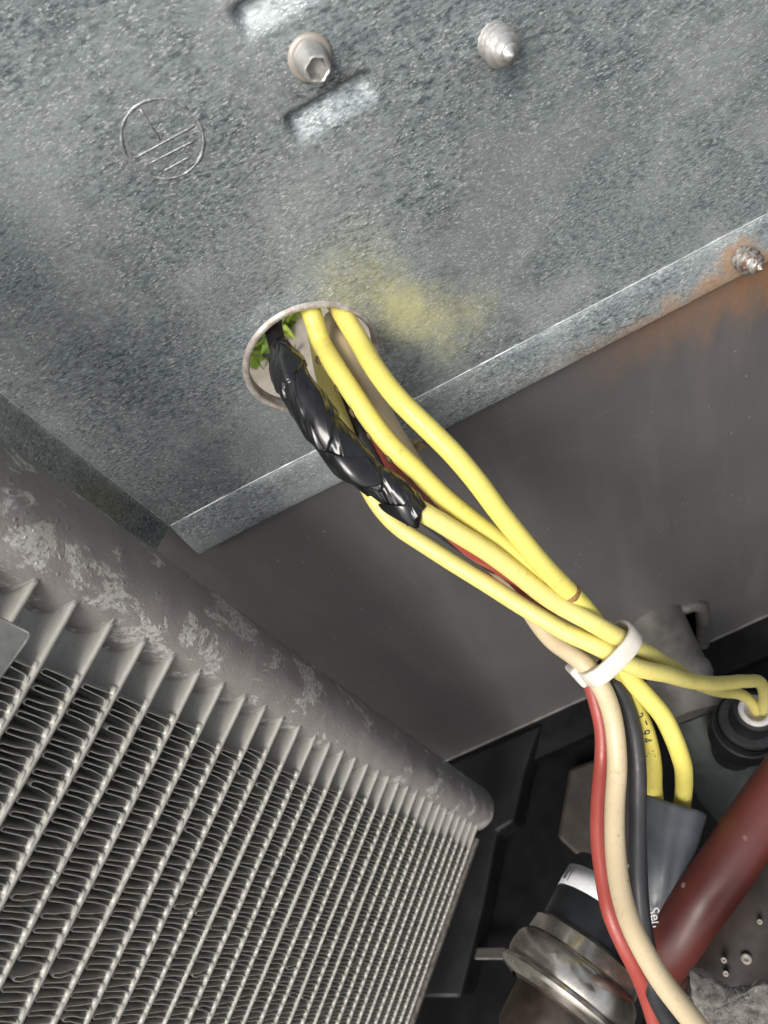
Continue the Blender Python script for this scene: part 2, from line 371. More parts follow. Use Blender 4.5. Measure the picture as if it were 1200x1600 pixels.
    px = [np.array([x0-.05, -.02+panel_y(np.array(x0), np.array(z)).item(), z]) for z in np.linspace(z0, 60, 120)]
    mesh_obj('fold_line', *sweep(np.array(px), lambda i, a: .0+.13*vnoise(np.array([i*1.0, 4, 0]), 3.0).item(), 8), wear_highlight, root)
    # stamped protective-earth mark: ring, stem and three bars
    mb = MB(); sx, sz, sr = .5, 53.8, 6.3
    ring = np.array([[sx+sr*math.cos(t), panel_y(np.array(sx), np.array(sz)).item()+.15, sz+sr*math.sin(t)] for t in np.linspace(0, 2*math.pi, 73)])
    mb.add(*sweep(ring, lambda i, a: .10+.32*vnoise(np.array([i*1., 2, 0]), 2.5).item(), 8, False))
    for a, b, r in (((.3, 59.5), (.1, 54.1), .2), ((-4.8, 53.7), (5.9, 53.3), .2), ((-3.6, 51.8), (5.0, 51.3), .2), ((-2.3, 49.6), (2.6, 49.5), .2)):
        P = np.array([[a[0]+(b[0]-a[0])*t, panel_y(np.array(a[0]), np.array(a[1])).item()+.06, a[1]+(b[1]-a[1])*t] for t in np.linspace(0, 1, 8)])
        mb.add(*sweep(P, r, 8))
    stm = Mat('stamped_zinc'); sn = stm.noise(1.2, 5, .65)
    stm.set(col=stm.mix(stm.ramp(sn, .35, .65), (.17, .185, .19), (.42, .44, .44)), metal=.5, rough=.5); stm.bump(sn, .3, .1)
    mb.obj('stamped_earth_mark', stm.m, root)
build_panel()

# ------------------------------------------------------------------ painted lower wall with arched notch
def build_wall():
    y = 1.6; z1 = -297.5; poly = [(-90, z1), (-90, -20), (190, -20), (190, z1), (85.5, z1)]
    zt, xl, xr, r = -238, 44, 85.5, 9
    poly += [(xr, zt-r)]+[(xr-r+r*math.cos(a), zt-r+r*math.sin(a)) for a in np.linspace(0, math.pi/2, 8)[1:]]
    poly += [(xl+16, zt-3)]+[(xl+6, zt-9), (xl, zt-22), (xl, z1)]
    root = empty('painted_wall_panel', (50, 1.6, z1), 'dark grey-brown painted steel wall below the galvanised panel, rusty at upper right', 'wall panel')
    v, f = prism([(a, y, b) for a, b in poly], (0, 1.2, 0)); o = mesh_obj('painted_sheet', v, f, PAINT, root, smooth=False)
    i0 = 4; P = np.array([(a, y-.6, b) for a, b in poly[i0:]]); P = spline(P, 1.5)
    rim = mat_simple('bare_notch_edge', (.075, .070, .064), (.13, .12, .11), .2, .5)
    mesh_obj('notch_rim', *sweep(P, 2.9, 12), rim, root)
    lip = np.array([(x, y-.5, z1+.2) for x in np.linspace(85.5, 190, 20)]); mesh_obj('bottom_lip', *sweep(lip, 1.0, 8), rim, root)
    lip = np.array([(x, y-.5, z1+.2) for x in np.linspace(-90, 44, 20)]); mesh_obj('bottom_lip', *sweep(lip, 1.0, 8), rim, root)
build_wall()

# ------------------------------------------------------------------ base pan
def build_pan():
    z = -322
    mb = MB(); mb.add(*prism([(-160, 3, z), (220, 3, z), (220, -320, z), (-160, -320, z)], (0, 0, -2)))
    root = empty('base_pan', (20, -150, z-2), None, None); tag(root, kind='structure')
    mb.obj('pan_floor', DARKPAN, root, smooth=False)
    def P(px, py, zz): return onplane(px, py, 2, zz)
    zz = -299
    shelf = [P(690, 1196, zz), P(846, 1130, zz), P(822, 1200, zz), P(803, 1285, zz), P(778, 1300, zz), P(755, 1420, zz), P(720, 1560, zz), P(560, 1560, zz), P(560, 1250, zz)]
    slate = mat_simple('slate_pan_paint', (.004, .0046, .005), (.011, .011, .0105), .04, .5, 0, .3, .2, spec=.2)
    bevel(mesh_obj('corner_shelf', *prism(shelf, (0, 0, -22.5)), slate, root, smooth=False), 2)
    ledge = [(-60, 1, -300), (190, 1, -300), (190, -14, -310), (-60, -14, -310)]
    mesh_obj('wall_ledge', *prism(ledge, (0, 0, -9)), DARKPAN, root, smooth=False)
    zz = -308
    foot = [P(888, 1200, zz), P(985, 1165, zz), P(1000, 1360, zz), P(915, 1350, zz), P(870, 1308, zz)]
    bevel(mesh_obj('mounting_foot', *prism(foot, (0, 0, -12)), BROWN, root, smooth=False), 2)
    zz = -306
    rib = [P(735, 1480, zz), P(790, 1478, zz), P(800, 1500, zz), P(745, 1500, zz), P(690, 1492, zz), P(712, 1484, zz), P(722, 1470, zz), P(712, 1438, zz)]
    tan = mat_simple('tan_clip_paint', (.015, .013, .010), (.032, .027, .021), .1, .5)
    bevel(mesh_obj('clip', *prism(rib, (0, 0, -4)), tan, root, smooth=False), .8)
build_pan()

# ------------------------------------------------------------------ micro-channel coil
EX = unit([-.69, -.724, 0]); MX = np.array([-EX[1], EX[0], 0]); HC = np.array([-52.5, -33.3, 0]); HRAD, TW, TT, PITCH = 10.5, 17.0, 1.42, 9.83
TZ = [24.8-PITCH*i for i in range(-3, 30)]
def build_coil():
    base = np.array([HC[0], HC[1], -276.0])
    root = empty('condenser_coil', base, 'aluminium coil of flat tubes and folded fins joined to a chipped grey-brown header pipe', 'coil')
    prof = np.array([(0, 5), (.6, 8), (2.2, 9.8), (5, HRAD)]+[(h, HRAD) for h in np.linspace(7, 366, 260)]); nt = 72
    tt = np.linspace(0, 2*math.pi, nt, endpoint=False); h_, t_ = np.meshgrid(prof[:, 0], tt, indexing='ij')
    pp = np.stack([np.cos(t_)*HRAD+40, np.sin(t_)*HRAD+40, h_], -1)
    rr_ = prof[:, 1:2]+.35*(vnoise(pp, 5.5)-.5)+.18*(vnoise(pp, 1.8)-.5)
    hv = np.stack([base[0]+rr_*np.cos(t_), base[1]+rr_*np.sin(t_), base[2]+h_], -1).reshape(-1, 3)
    mesh_obj('header_pipe', hv, lathe(base, (0, 0, 1), prof, nt)[1], HEADER, root)
    def local(p):                             # coil-local: x along tube, y across (towards the viewer), z up
        p = np.asarray(p, float); return EX*p[:, 0:1]+MX*p[:, 1:2]+np.array([0, 0, 1.])*p[:, 2:3]
    def part(name, me, z, dx=0.0, flip=1):
        o = bpy.data.objects.new(name, me); scene.collection.objects.link(o); o.parent = root
        o.matrix_local = Matrix(((EX[0], MX[0]*flip, 0, EX[0]*dx*S), (EX[1], MX[1]*flip, 0, EX[1]*dx*S), (0, 0, 1, (z-base[2])*S), (0, 0, 0, 1)))
        return o
    def me_of(name, v, f, mat, auto=None):
        me = bpy.data.meshes.new(name); me.from_pydata((np.asarray(v)*S).tolist(), [], [list(map(int, q)) for q in f]); me.polygons.foreach_set('use_smooth', [True]*len(f))
        if auto: me.set_sharp_from_angle(angle=math.radians(auto))
        me.materials.append(mat); return me
    # flat tube: stadium section swept along x
    sec = []
    for sgn in (1, -1):
        for k in range(7):
            a = math.pi/2-math.pi*k/6 if sgn > 0 else -math.pi/2-math.pi*k/6
            sec.append((sgn*(TW/2-TT/2)+math.cos(a)*TT/2, math.sin(a)*TT/2))
    e_ = TW/2-TT/2-.35; sec = sec[:7]+[(e_, -TT/2), (-e_, -TT/2)]+sec[7:]+[(-e_, TT/2), (e_, TT/2)]
    tubes = []
    LEN = 150
    for var in range(4):
        xs = np.concatenate([[3], np.linspace(5, LEN, 60)]); v = []; f = []; n = len(sec); ph = var*17.3
        for x in xs:
            dz = .30*(vnoise(np.array([x, ph, 0]), 26).item()-.5); dy = .25*(vnoise(np.array([x, ph, 9]), 11).item()-.5)
            for y, zz in sec:
                dent = .12*(vnoise(np.array([x, ph+5, y*.2]), 3).item()-.5) if y > 0 else 0
                v.append((x, y+dy+dent, zz+dz))
        for i in range(len(xs)-1):
            for k in range(n): f.append([i*n+k, (i+1)*n+k, (i+1)*n+(k+1) % n, i*n+(k+1) % n])
        f.append(list(range(n))); tubes.append(me_of('flat_tube', v, f, ALU))
    for i, z in enumerate(TZ): part('flat_tube', tubes[i % 4], z+random.uniform(-.25, .25))
    # braze collar where a tube enters the header
    brz = []
    for var in range(3):
        v = []; f = []; m = 44; rings = 5
        for q in range(rings):
            for k in range(m):
                a = 2*math.pi*k/m; yy = math.cos(a)*(TW/2+.2); zz = math.sin(a)*(TT/2+.15)
                yy = max(-(TW/2), min(TW/2, yy*1.1)); g = vnoise(np.array([k*.9, q*1.3, var*7.]), 2.0).item()
                grow = [.75, .5, .28, .1, .0][q]*(.1+1.2*g); nr_ = math.hypot(math.cos(a)*.35, math.sin(a)) or 1
                y2 = yy+math.cos(a)*grow*.35; z2 = zz+math.sin(a)/nr_*grow
                xx = math.sqrt(max(HRAD**2-min(abs(y2), HRAD-.05)**2, 0))-.25+[0, .25, .45, .7, 1.0][q]*(.2+1.1*g)
                v.append((xx, y2, z2))
        for q in range(rings-1):
            for k in range(m): f.append([q*m+k, q*m+(k+1) % m, (q+1)*m+(k+1) % m, (q+1)*m+k])
        brz.append(me_of('braze_joint', v, f, HEADER))
    for i, z in enumerate(TZ): part('braze_joint', brz[i % 3], z)
    # serpentine fin between two tubes: rounded square wave with thickness, front edge set back from the tube edge
    gap = PITCH-TT; wl = 2.62; fins = []; fillets = []
    for var in range(4):
        r2 = np.random.default_rng(50+var); pts = []; feet = []; x = 17.6+r2.uniform(-.7, .7); rr = .52; H = gap/2-.10
        while x < LEN-3:                      # a finger standing on the lower tube: flat foot, leg up, tight loop, leg down
            w = wl*(1+r2.uniform(-.06, .06)); lean = r2.uniform(-.25, .25); top = H-.55-r2.uniform(0, .5); ra = .46*(1+r2.uniform(-.15, .15)); cxx = x+w*.5+lean
            sp_ = .16+r2.uniform(0, .14)
            if r2.random() < .05: cxx += r2.uniform(-.7, .7); top -= r2.uniform(.3, 1.6)
            pts += [(x+.12, -H+.06), (x+w*.5-ra-sp_-.30, -H+.05), (x+w*.5-ra-sp_-.05, -H+.28), (x+w*.5-ra-sp_*.7, -H+1.2), (cxx-ra-.05, 0)]
            for k in range(8): a = math.pi-math.pi*k/7; pts.append((cxx+math.cos(a)*ra, top-ra+math.sin(a)*ra*1.15))
            feet.append((x+(.0 if r2.random() < .8 else .2), w*.5-ra-sp_-.0+r2.uniform(-.05, .12)))
            pts += [(cxx+ra+.05, 0), (x+w*.5+ra+sp_*.7, -H+1.2), (x+w*.5+ra+sp_+.05, -H+.28), (x+w*.5+ra+sp_+.30, -H+.05)]; x += w
        P = np.array(pts); T = np.gradient(P, axis=0); T /= np.linalg.norm(T, axis=1)[:, None]; N = np.stack([-T[:, 1], T[:, 0]], 1)*.085
        n = len(P); yb, yf = -TW/2+.3, TW/2-.7; v = []; f = []
        wob = np.array([.35*(vnoise(np.array([q[0], q[1], var*9.]), 2.2).item()-.5) for q in P])
        for off, yy in ((N, yf), (-N, yf), (N, yb), (-N, yb)):
            for q, o_, wb in zip(P, off, wob): v.append((q[0]+o_[0], yy+(wb if yy > 0 else 0), q[1]+o_[1]))
        for i in range(n-1): f += [[i, i+1, n+i+1, n+i], [i, 2*n+i, 2*n+i+1, i+1], [n+i, n+i+1, 3*n+i+1, 3*n+i]]
        me = me_of('folded_fin', v, f, FIN, 40); fins.append(me); v = []; f = []
        for fx, fw in feet:                   # braze fillets where the fin feet meet the lower tube
            k0 = len(v); hh_ = r2.uniform(.16, .46); ww_ = max(.5, fw)*r2.uniform(1.2, 1.75)
            for a in np.linspace(0, math.pi, 7):
                for yy, sc_ in ((yf-1.6, .3), (yf-.2, 1.0), (yf+.25, .8), (yf+.62, .1)):
                    v.append((fx+math.cos(a)*ww_*(.6+.4*sc_), yy, -gap/2-.12+math.sin(a)*hh_*sc_+.05))
            for i in range(6):
                for j in range(3): f.append([k0+i*4+j, k0+i*4+j+1, k0+(i+1)*4+j+1, k0+(i+1)*4+j])
        fillets.append(me_of('fin_braze', v, f, FILLET))
    for i in range(len(TZ)-1):
        kk, dd = (i*3+i//4) % 4, random.uniform(-1.6, 1.6); o = part('folded_fin', fins[kk], (TZ[i]+TZ[i+1])/2, dd)
        b_ = bpy.data.objects.new('braze_fillets', fillets[kk]); scene.collection.objects.link(b_); b_.parent = o; b_['kind'] = 'stuff'
    # lower side plate
    zb = TZ[-1]-PITCH*.55
    v, f = box((82, 0, zb), (140, TW+2, 2.4)); sp = mat_simple('speckled_side_plate', (.06, .055, .048), (.17, .155, .13), .5, .55, .2, .5, .2)
    part('side_plate', me_of('side_plate', v, f, sp, 30), 0)
build_coil()

# ------------------------------------------------------------------ small bracket in front of the coil
def build_tab():
    c = [at(-40, 945, 112), at(0, 962, 115), at(46, 986, 118), at(50, 990, 118), at(44, 1006, 117.5), at(2, 1062, 114), at(-40, 1120, 110)]
    nrm_ = unit(np.cross(c[2]-c[0], c[5]-c[0]))
    m = mat_simple('brushed_tab_metal', (.30, .30, .28), (.40, .40, .37), .25, .42, .5, .12, .1)
    o = mesh_obj('metal_tab', *prism(c, nrm_*1.4), m, smooth=False); bevel(o, .35)
    tag(o, 'flat grey metal tab in front of the fins at the left edge', 'bracket')
build_tab()

# ------------------------------------------------------------------ screws and bolt in the panel
def screw(px, pz, y0, L, r, pitch, mat, label, axis=(0, -1, 0)):
    n = 40; hs = np.linspace(0, L, 90)
    def rf(h, rr, t):
        ph = (h/pitch-t/(2*math.pi)) % 1.0; th = (1-abs(ph-.5)*2)**1.6
        taper = 1 if h < L*.55 else max(.06, 1-((h-L*.55)/(L*.45))**1.3*.92)
        return rr*taper*(.60+.42*th)
    v, f = lathe((px, y0, pz), axis, [(h, r) for h in hs], n, rfun=rf)
    o = mesh_obj('screw', v, f, mat, auto=50); return tag(o, label, 'screw', 'screw tips poking through the panels')
screw(54.6, 40.9, .3, 8.2, 3.0, 1.45, mat_screw('zinc_screw', -.15), 'clean silver pointed screw tip poking out of the grey panel near the top', unit((.05, -1, .03)))
screw(98.4, -34.6, -.6, 8.4, 2.9, 1.55, mat_screw('rusty_screw', .18), 'rust-ringed pointed screw tip at the right end of the panel flange', unit((.10, -1, .12)))
def bolt():
    root = empty('threaded_stud', (26.7, 0, 50.5), 'pale hollow-ended hex stud on the grey panel between the two pressed slots', 'bolt')
    m = mat_screw('yellow_zinc', -.15); a = unit((.02, -1, .02))
    hexr = lambda h, r, t: r*(1-(.07 if r < 1.8 else .012)*math.cos(6*t))
    mesh_obj('body', *lathe((26.7, .2, 53.3), a, [(0, 2.9), (1.2, 2.85), (1.5, 2.6), (4.6, 2.2), (5.3, 2.05), (5.4, 1.75), (5.2, 1.55), (3.2, 1.35)], 48, True, True, hexr), m, root, auto=35)
    w = Mat('rusty_washer'); nn = w.noise(.6, 4); w.set(col=w.mix(nn, (.30, .25, .21), (.52, .49, .44)), metal=.4, rough=.5)
    mesh_obj('collar', *lathe((26.7, .2, 53.3), a, [(0, 3.6), (1.0, 3.55), (1.35, 3.2), (1.3, 2.5)], 40, True, False), w.m, root)
bolt()

# ------------------------------------------------------------------ cables
def path(pts):
    P = spline([at(*p) for p in pts], .9); k = np.arange(len(P))
    for c in range(3): P[:, c] += .45*(vnoise(np.stack([k*.9, k*0+pts[0][0]*.37, k*0+c*7.7], -1), 13)-.5)
    return P
def cable(name, pts, r, mat, label, cat='wire', group=None, n=22):
    P = path(pts)
    rad = lambda i, a: r*(1+.035*(vnoise(np.array([i*.9, a*1.5, r]), 9).item()-.5))
    o = mesh_obj(name, *sweep(P, rad, n), mat); tag(o, label, cat, group); return o, P
def hole_in(px, py, y): p = onplane(px, py, 1, y); return (px, py, float((RW.T@(p-CAM))[2]))
YG = 'yellow insulated wires in the bundle'
WA, PA = cable('yellow_wire', [hole_in(498, 430, 34), hole_in(514, 462, 14), hole_in(536, 492, 1), (562, 534, 158), (590, 579, 153), (624, 624, 150), (665, 665, 149), (710, 710, 149), (748, 755, 150), (781, 800, 152), (830, 860, 155), (880, 915, 160), (925, 968, 165), (957, 1018, 168), (983, 1060, 170), (1007, 1087, 171), (1035, 1118, 172), (1054, 1153, 174), (1065, 1185, 178), (1069, 1217, 188), (1067, 1251, 196.5), (1061, 1290, 196.5), (1055, 1330, 193)], 2.12, YELLOW,
      'bright yellow wire, rightmost in the hole, looping down into the slate sleeve', group=YG)
WB, PB = cable('yellow_wire', [hole_in(462, 430, 34), hole_in(474, 460, 14), hole_in(489, 492, 1), (501, 532, 160), (522, 571, 156), (549, 612, 154), (579, 654, 153), (612, 695, 153), (650, 732, 154), (688, 770, 155), (732, 808, 156), (781, 845, 158), (830, 885, 160), (880, 930, 163), (930, 985, 167), (965, 1050, 171), (990, 1100, 175), (1007, 1137, 178), (1016, 1169, 182), (1020, 1201, 189), (1023, 1236, 196.5), (1029, 1285, 196.5), (1030, 1330, 193)], 2.08, YELLOW,
      'yellow wire with dark nicks along its edge, second from right in the hole', group=YG)
CABC = cable('yellow_wire', [(560, 730, 152.5), (600, 763, 152.5), (650, 795, 152), (700, 823, 153), (757, 857, 155), (810, 897, 158), (852, 931, 160), (883, 951, 161), (915, 968, 161), (947, 986, 162), (972, 1000, 165), (1000, 1017, 172), (1027, 1031, 180), (1050, 1044, 192), (1080, 1062, 218), (1112, 1077, 246), (1140, 1082, 266), (1163, 1088, 281), (1177, 1102, 289), (1181, 1117, 295), (1176, 1130, 306)], 2.05, YELLOW2,
      'pale yellow wire coming out of the lower end of the black tape', group=YG)
cable('yellow_wire', [hole_in(494, 525, 10), hole_in(503, 562, 0), (511, 596, 165), (522, 632, 166), (540, 680, 168), (562, 735, 171), (592, 790, 172), (622, 822, 172), (661, 848, 171), (708, 879, 170), (760, 911, 169), (820, 949, 167), (852, 968, 166), (883, 987, 164), (915, 1001, 163.5), (947, 1016, 163.5), (978, 1034, 165), (1010, 1046, 168), (1042, 1055, 174), (1080, 1064, 188), (1121, 1068, 208), (1162, 1065, 228), (1184, 1064, 242), (1192, 1073, 258), (1194, 1092, 278), (1190, 1116, 296)], 1.98, YELLOW2,
      'lowest yellow wire, passing behind the black tape and bending right to the plug', group=YG)
cable('beige_wire', [hole_in(520, 500, 14), hole_in(535, 535, 0), (555, 575, 163), (577, 612, 164), (600, 650, 166), (650, 730, 171), (720, 825, 177), (800, 915, 178), (861, 997, 172), (893, 1020, 168), (918, 1040, 165.5), (943, 1077, 165), (956, 1115, 166), (962, 1153, 166), (965, 1201, 165), (962, 1250, 163), (960, 1300, 160), (962, 1347, 157), (971, 1401, 153), (987, 1451, 149), (1008, 1492, 146), (1033, 1534, 143), (1062, 1572, 140), (1100, 1620, 136)], 2.12, BEIGE, 'stained cream wire hanging from the cable tie down to the bottom edge')
cable('red_wire', [hole_in(520, 560, 14), hole_in(535, 595, 3), (560, 640, 172), (594, 692, 169), (631, 750, 164), (677, 804, 161.5), (729, 852, 163), (790, 893, 170), (870, 980, 175), (915, 1045, 174), (934, 1103, 172), (941, 1140, 172), (941, 1185, 172), (938, 1232, 170), (935, 1296, 167), (937, 1335, 165), (942, 1375, 163), (952, 1426, 160), (971, 1472, 159), (995, 1520, 160), (1010, 1560, 163), (1030, 1620, 165)], 1.75, RED, 'thin dull red wire beside the cream wire')
cable('black_wire', [hole_in(505, 560, 14), hole_in(520, 600, 3), (545, 645, 172), (576, 702, 170), (606, 750, 168), (650, 794, 169), (708, 838, 173), (800, 905, 179), (880, 1000, 178), (935, 1040, 174), (962, 1068, 171), (979, 1106, 172), (991, 1153, 173), (996, 1201, 173), (996, 1250, 172), (995, 1305, 170), (997, 1367, 168), (1003, 1430, 166), (1012, 1490, 163), (1022, 1550, 160), (1045, 1595, 156), (1070, 1640, 152)], 1.95, BLACKW, 'dull black wire running down between cream and yellow wires')
SCAB = mat_simple('dark_scab', (.035, .022, .008), (.12, .08, .03), .8, .6)
for px, py, k in ((507, 558, 1.5), (533, 600, 1.1), (563, 641, 1.3), (591, 677, 1.1), (621, 711, 1.2), (652, 743, .9)):
    scr = np.array([(RW.T@(q-CAM)) for q in PB]); i = int(np.argmin(np.hypot(scr[:, 0]/scr[:, 2]*FPX+600-px, scr[:, 1]/scr[:, 2]*FPX+800-py)))
    t = unit(PB[i+1]-PB[i-1]); w = unit(np.cross(t, unit(CAM-PB[i])));  w = w if w.dot(at(px, py, scr[i, 2])-PB[i]) > 0 else -w
    mesh_obj('insulation_nick', *lathe(PB[i]+w*1.98-t*k*.6+unit(CAM-PB[i])*.5, unit(t+w*.25), [(-.5*k, .1), (0, .42*k), (.5*k, .5*k), (1.1*k, .28*k), (1.5*k, .05)], 8), SCAB, WB)
SCORCH = mat_simple('brown_scorch', (.14, .065, .02), (.34, .20, .07), .9, .55)
scr = np.array([(RW.T@(q-CAM)) for q in PA]); i = int(np.argmin(np.hypot(scr[:, 0]/scr[:, 2]*FPX+600-899, scr[:, 1]/scr[:, 2]*FPX+800-918)))
t = unit(PA[i+1]-PA[i-1]); v, f = lathe(PA[i]-t*.8, t, [(0, 2.62), (.2, 2.70), (.7, 2.74), (1.3, 2.69), (1.6, 2.62)], 28, False, False, lambda h, r, a: r-.50+.12*(vnoise(np.array([a*2.5, h*1.5, 4]), 1.0).item()-.55))
mesh_obj('scorch_ring', v, f, SCORCH, WA)
# printed digits along the inner yellow wire and text on the sleeve
def text_geo(txt, size):
    cu = bpy.data.curves.new('t', 'FONT'); cu.body = txt; cu.size = size; cu.resolution_u = 3
    ob = bpy.data.objects.new('t', cu); scene.collection.objects.link(ob); dg = bpy.context.evaluated_depsgraph_get()
    me = ob.evaluated_get(dg).to_mesh(); v = [tuple(q.co) for q in me.vertices]; f = [tuple(p.vertices) for p in me.polygons]
    ob.evaluated_get(dg).to_mesh_clear(); bpy.data.objects.remove(ob); bpy.data.curves.remove(cu); return np.array(v), f
def text_on_path(name, txt, size, P, i0, r, mat, parent, up=None, flip=1):
    v, f = text_geo(txt, size); T = np.gradient(P, axis=0); ln = np.concatenate([[0], np.cumsum(np.linalg.norm(np.diff(P, axis=0), axis=1))])
    out = []
    for x, y, _ in v:
        s = ln[i0]+x; k = [np.interp(s, ln, P[:, c]) for c in range(3)]; t = unit([np.interp(s, ln, T[:, c]) for c in range(3)])
        toc = unit(CAM-np.array(k)); w = unit(np.cross(t, toc)); o_ = np.cross(w, t)
        a = (y-size*.35)/r*flip+ (up or 0)
        out.append(np.array(k)+(o_*math.cos(a)-w*math.sin(a)*1.0)*(r+.03))
    return mesh_obj(name, out, f, mat, parent, smooth=False)
INK = mat_simple('black_print_ink', (.03, .03, .03), (.05, .05, .05), .5, .6)

# ------------------------------------------------------------------ black tape wrap and the cable it hides
def build_tape():
    root_pts = [(455, 584, 159), (436, 543, 157.5), (428, 518, 159.5)]
    ctl = [(436, 541, 157.8), (442, 556, 156.2), (456, 592, 154), (478, 628, 152.5), (507, 672, 151.5), (535, 703, 151.5), (568, 736, 151.8), (605, 763, 152), (638, 791, 152), (654, 806, 152)]
    P = path(ctl); P = spline(P, .22); n = 160; L = np.concatenate([[0], np.cumsum(np.linalg.norm(np.diff(P, axis=0), axis=1))]); tot = L[-1]
    rk = np.interp(np.linspace(0, 1, 60), [0, .05, .12, .22, .42, .55, .68, .8, .92, 1], [1.9, 2.7, 3.5, 3.85, 4.0, 3.75, 3.5, 3.2, 2.95, 2.75])
    T, U, W = frames(P)
    A_ = np.linspace(0, 2*math.pi, n, endpoint=False)[None, :]; L_ = L[:, None]; one = np.ones((len(L), n)); sN = L_/tot*one
    tri = lambda x, y, z: np.stack([x*one, y*one, z*one], -1)
    RR = np.interp(sN, np.linspace(0, 1, 60), rk)
    q = tri(np.cos(A_-L_*.07)*3.4, np.sin(A_-L_*.07)*3.4, L_*.30)
    ph = (L_/12.5-A_/(2*math.pi)+.22*np.sin(A_+.7)+.35*(vnoise(q+70, 1.9)-.5)) % 1.0
    RR = RR+.50*np.where(ph < .975, ph, (1-ph)/.025*.975)-.15       # overlapping turns: thin step at each tape edge
    RR = RR+.95*(vnoise(q+7, 2.4)-.5)
    k2 = tri(np.cos(A_-L_*.13)*4.6, np.sin(A_-L_*.13)*4.6, L_*.16)
    for off, amp, shp, fr in ((11, .50, 7, .75), (53, .13, 10, 1.2)):
        wr = vnoise(k2*fr+off, 1.5)
        RR = RR+amp*np.maximum(0, 1-np.abs(wr-.5)*shp)*np.maximum(0, vnoise(q+off+20, 2.)*2.2-.8)   # creases along the pull of the tape
    RR = RR+np.where(sN > .93, .3*np.sin(A_*3), 0)
    rad = lambda i, a: RR[i, int(round(a/(2*math.pi)*n)) % n]
    root = empty('tape_wrap', P[-1], 'wrinkled glossy black electrical tape spiralled round the wires leaving the hole', 'tape')
    mesh_obj('wrapped_tape', *sweep(P, rad, n, False), TAPE, root)
    # ragged flap hanging at the lower end, and the torn tag near the top
    def sheetlet(name, rows, th=.22):
        g = np.array(rows); R_, C_ = g.shape[:2]; v = g.reshape(-1, 3); f = [[r*C_+c, r*C_+c+1, (r+1)*C_+c+1, (r+1)*C_+c] for r in range(R_-1) for c in range(C_-1)]
        o = mesh_obj(name, v, f, TAPE, root); so = o.modifiers.new('thick', 'SOLIDIFY'); so.thickness = th*S; ss = o.modifiers.new('sub', 'SUBSURF'); ss.levels = 2; ss.render_levels = 2
    A = lambda *q: at(*q)
    sheetlet('loose_flap', [[A(588, 783, 152), A(612, 790, 148.6), A(640, 789, 147.6), A(659, 788, 150)], [A(592, 793, 152), A(618, 803, 148.9), A(643, 804, 147.9), A(660, 803, 150)], [A(606, 803, 151), A(626, 812, 149.3), A(645, 817, 148.6), A(657, 818, 150)], [A(622, 811, 150.5), A(632, 818, 149.6), A(645, 824, 149.2), A(654, 828, 150)]])
    sheetlet('loose_flap', [[A(493, 697, 151), A(512, 706, 147.5), A(540, 716, 146.8), A(572, 712, 148)], [A(498, 709, 151), A(520, 722, 147.3), A(548, 731, 146.4), A(580, 724, 147.8)], [A(512, 728, 150.5), A(533, 742, 147.2), A(560, 750, 146.6), A(592, 742, 148)], [A(524, 745, 150.5), A(548, 757, 148), A(574, 764, 147.4), A(604, 758, 148.6)]])
    sheetlet('torn_tag', [[A(426, 552, 156), A(436, 556, 154.5)], [A(418, 555, 156), A(430, 566, 154.5)], [A(408, 551, 156.5), A(411, 555, 156.3)]], .4)
    # black cable going into the hole
    c = [hole_in(420, 440, 40), hole_in(424, 478, 16), hole_in(428, 512, 2), (434, 534, 158.6), (444, 562, 156.5)]
    P2 = path(c); sq = lambda i, a: 1.95*(1+.10*math.cos(2*a)+.10*math.sin(i*.5))
    o = mesh_obj('black_cable', *sweep(P2, sq, 24), TAPE); tag(o, 'narrow glossy black taped cable entering the left side of the hole', 'cable')
build_tape()

# ------------------------------------------------------------------ white cable tie
def build_tie():
    ctr = at(950, 1021, 166); ax = unit(at(985, 1062, 165.5)-at(918, 985, 164)); 
    tl = unit(at(905, 1056, 166)-at(994, 990, 166)); u = unit(tl-ax*tl.dot(ax)); w = np.cross(ax, u)
    if w.dot(CAM-ctr) < 0: w = -w
    a_, b_ = 7.0, 5.3; pts = []; n = 96; wd, th = 3.9, .95
    for k in range(n):
        t = 2*math.pi*k/n; e = 2.7; cx_, sy_ = math.cos(t), math.sin(t)
        q = np.array([math.copysign(abs(cx_)**(2/e), cx_)*a_, math.copysign(abs(sy_)**(2/e), sy_)*b_]); pts.append(q)
    v = []; f = []
    for k in range(n):
        q = pts[k]; tq = pts[(k+1) % n]-pts[k-1]; nq = np.array([tq[1], -tq[0]]); nq /= np.linalg.norm(nq)
        for (dr, da) in ((0, -.5), (0, .5), (th*.7, .5), (th, .40), (th, -.40), (th*.7, -.5)):
            p = q+nq*dr; tw = .5*p[0]/a_
            v.append(ctr+u*p[0]+w*p[1]+ax*(da*wd+tw))
    for k in range(n):
        for c in range(6): f.append([k*6+c, k*6+(c+1) % 6, ((k+1) % n)*6+(c+1) % 6, ((k+1) % n)*6+c])
    root = empty('cable_tie', ctr-u*0, 'white nylon cable tie strapped round the wire bundle', 'cable tie')
    mesh_obj('strap', v, f, NYLON, root, auto=40)
    hp = ctr+u*(a_+.3)-w*2.2; bevel(mesh_obj('locking_head', *box(hp, (3.4, 5.0, 5.0), (u, w, ax)), NYLON, root, smooth=False), .6)
build_tie()

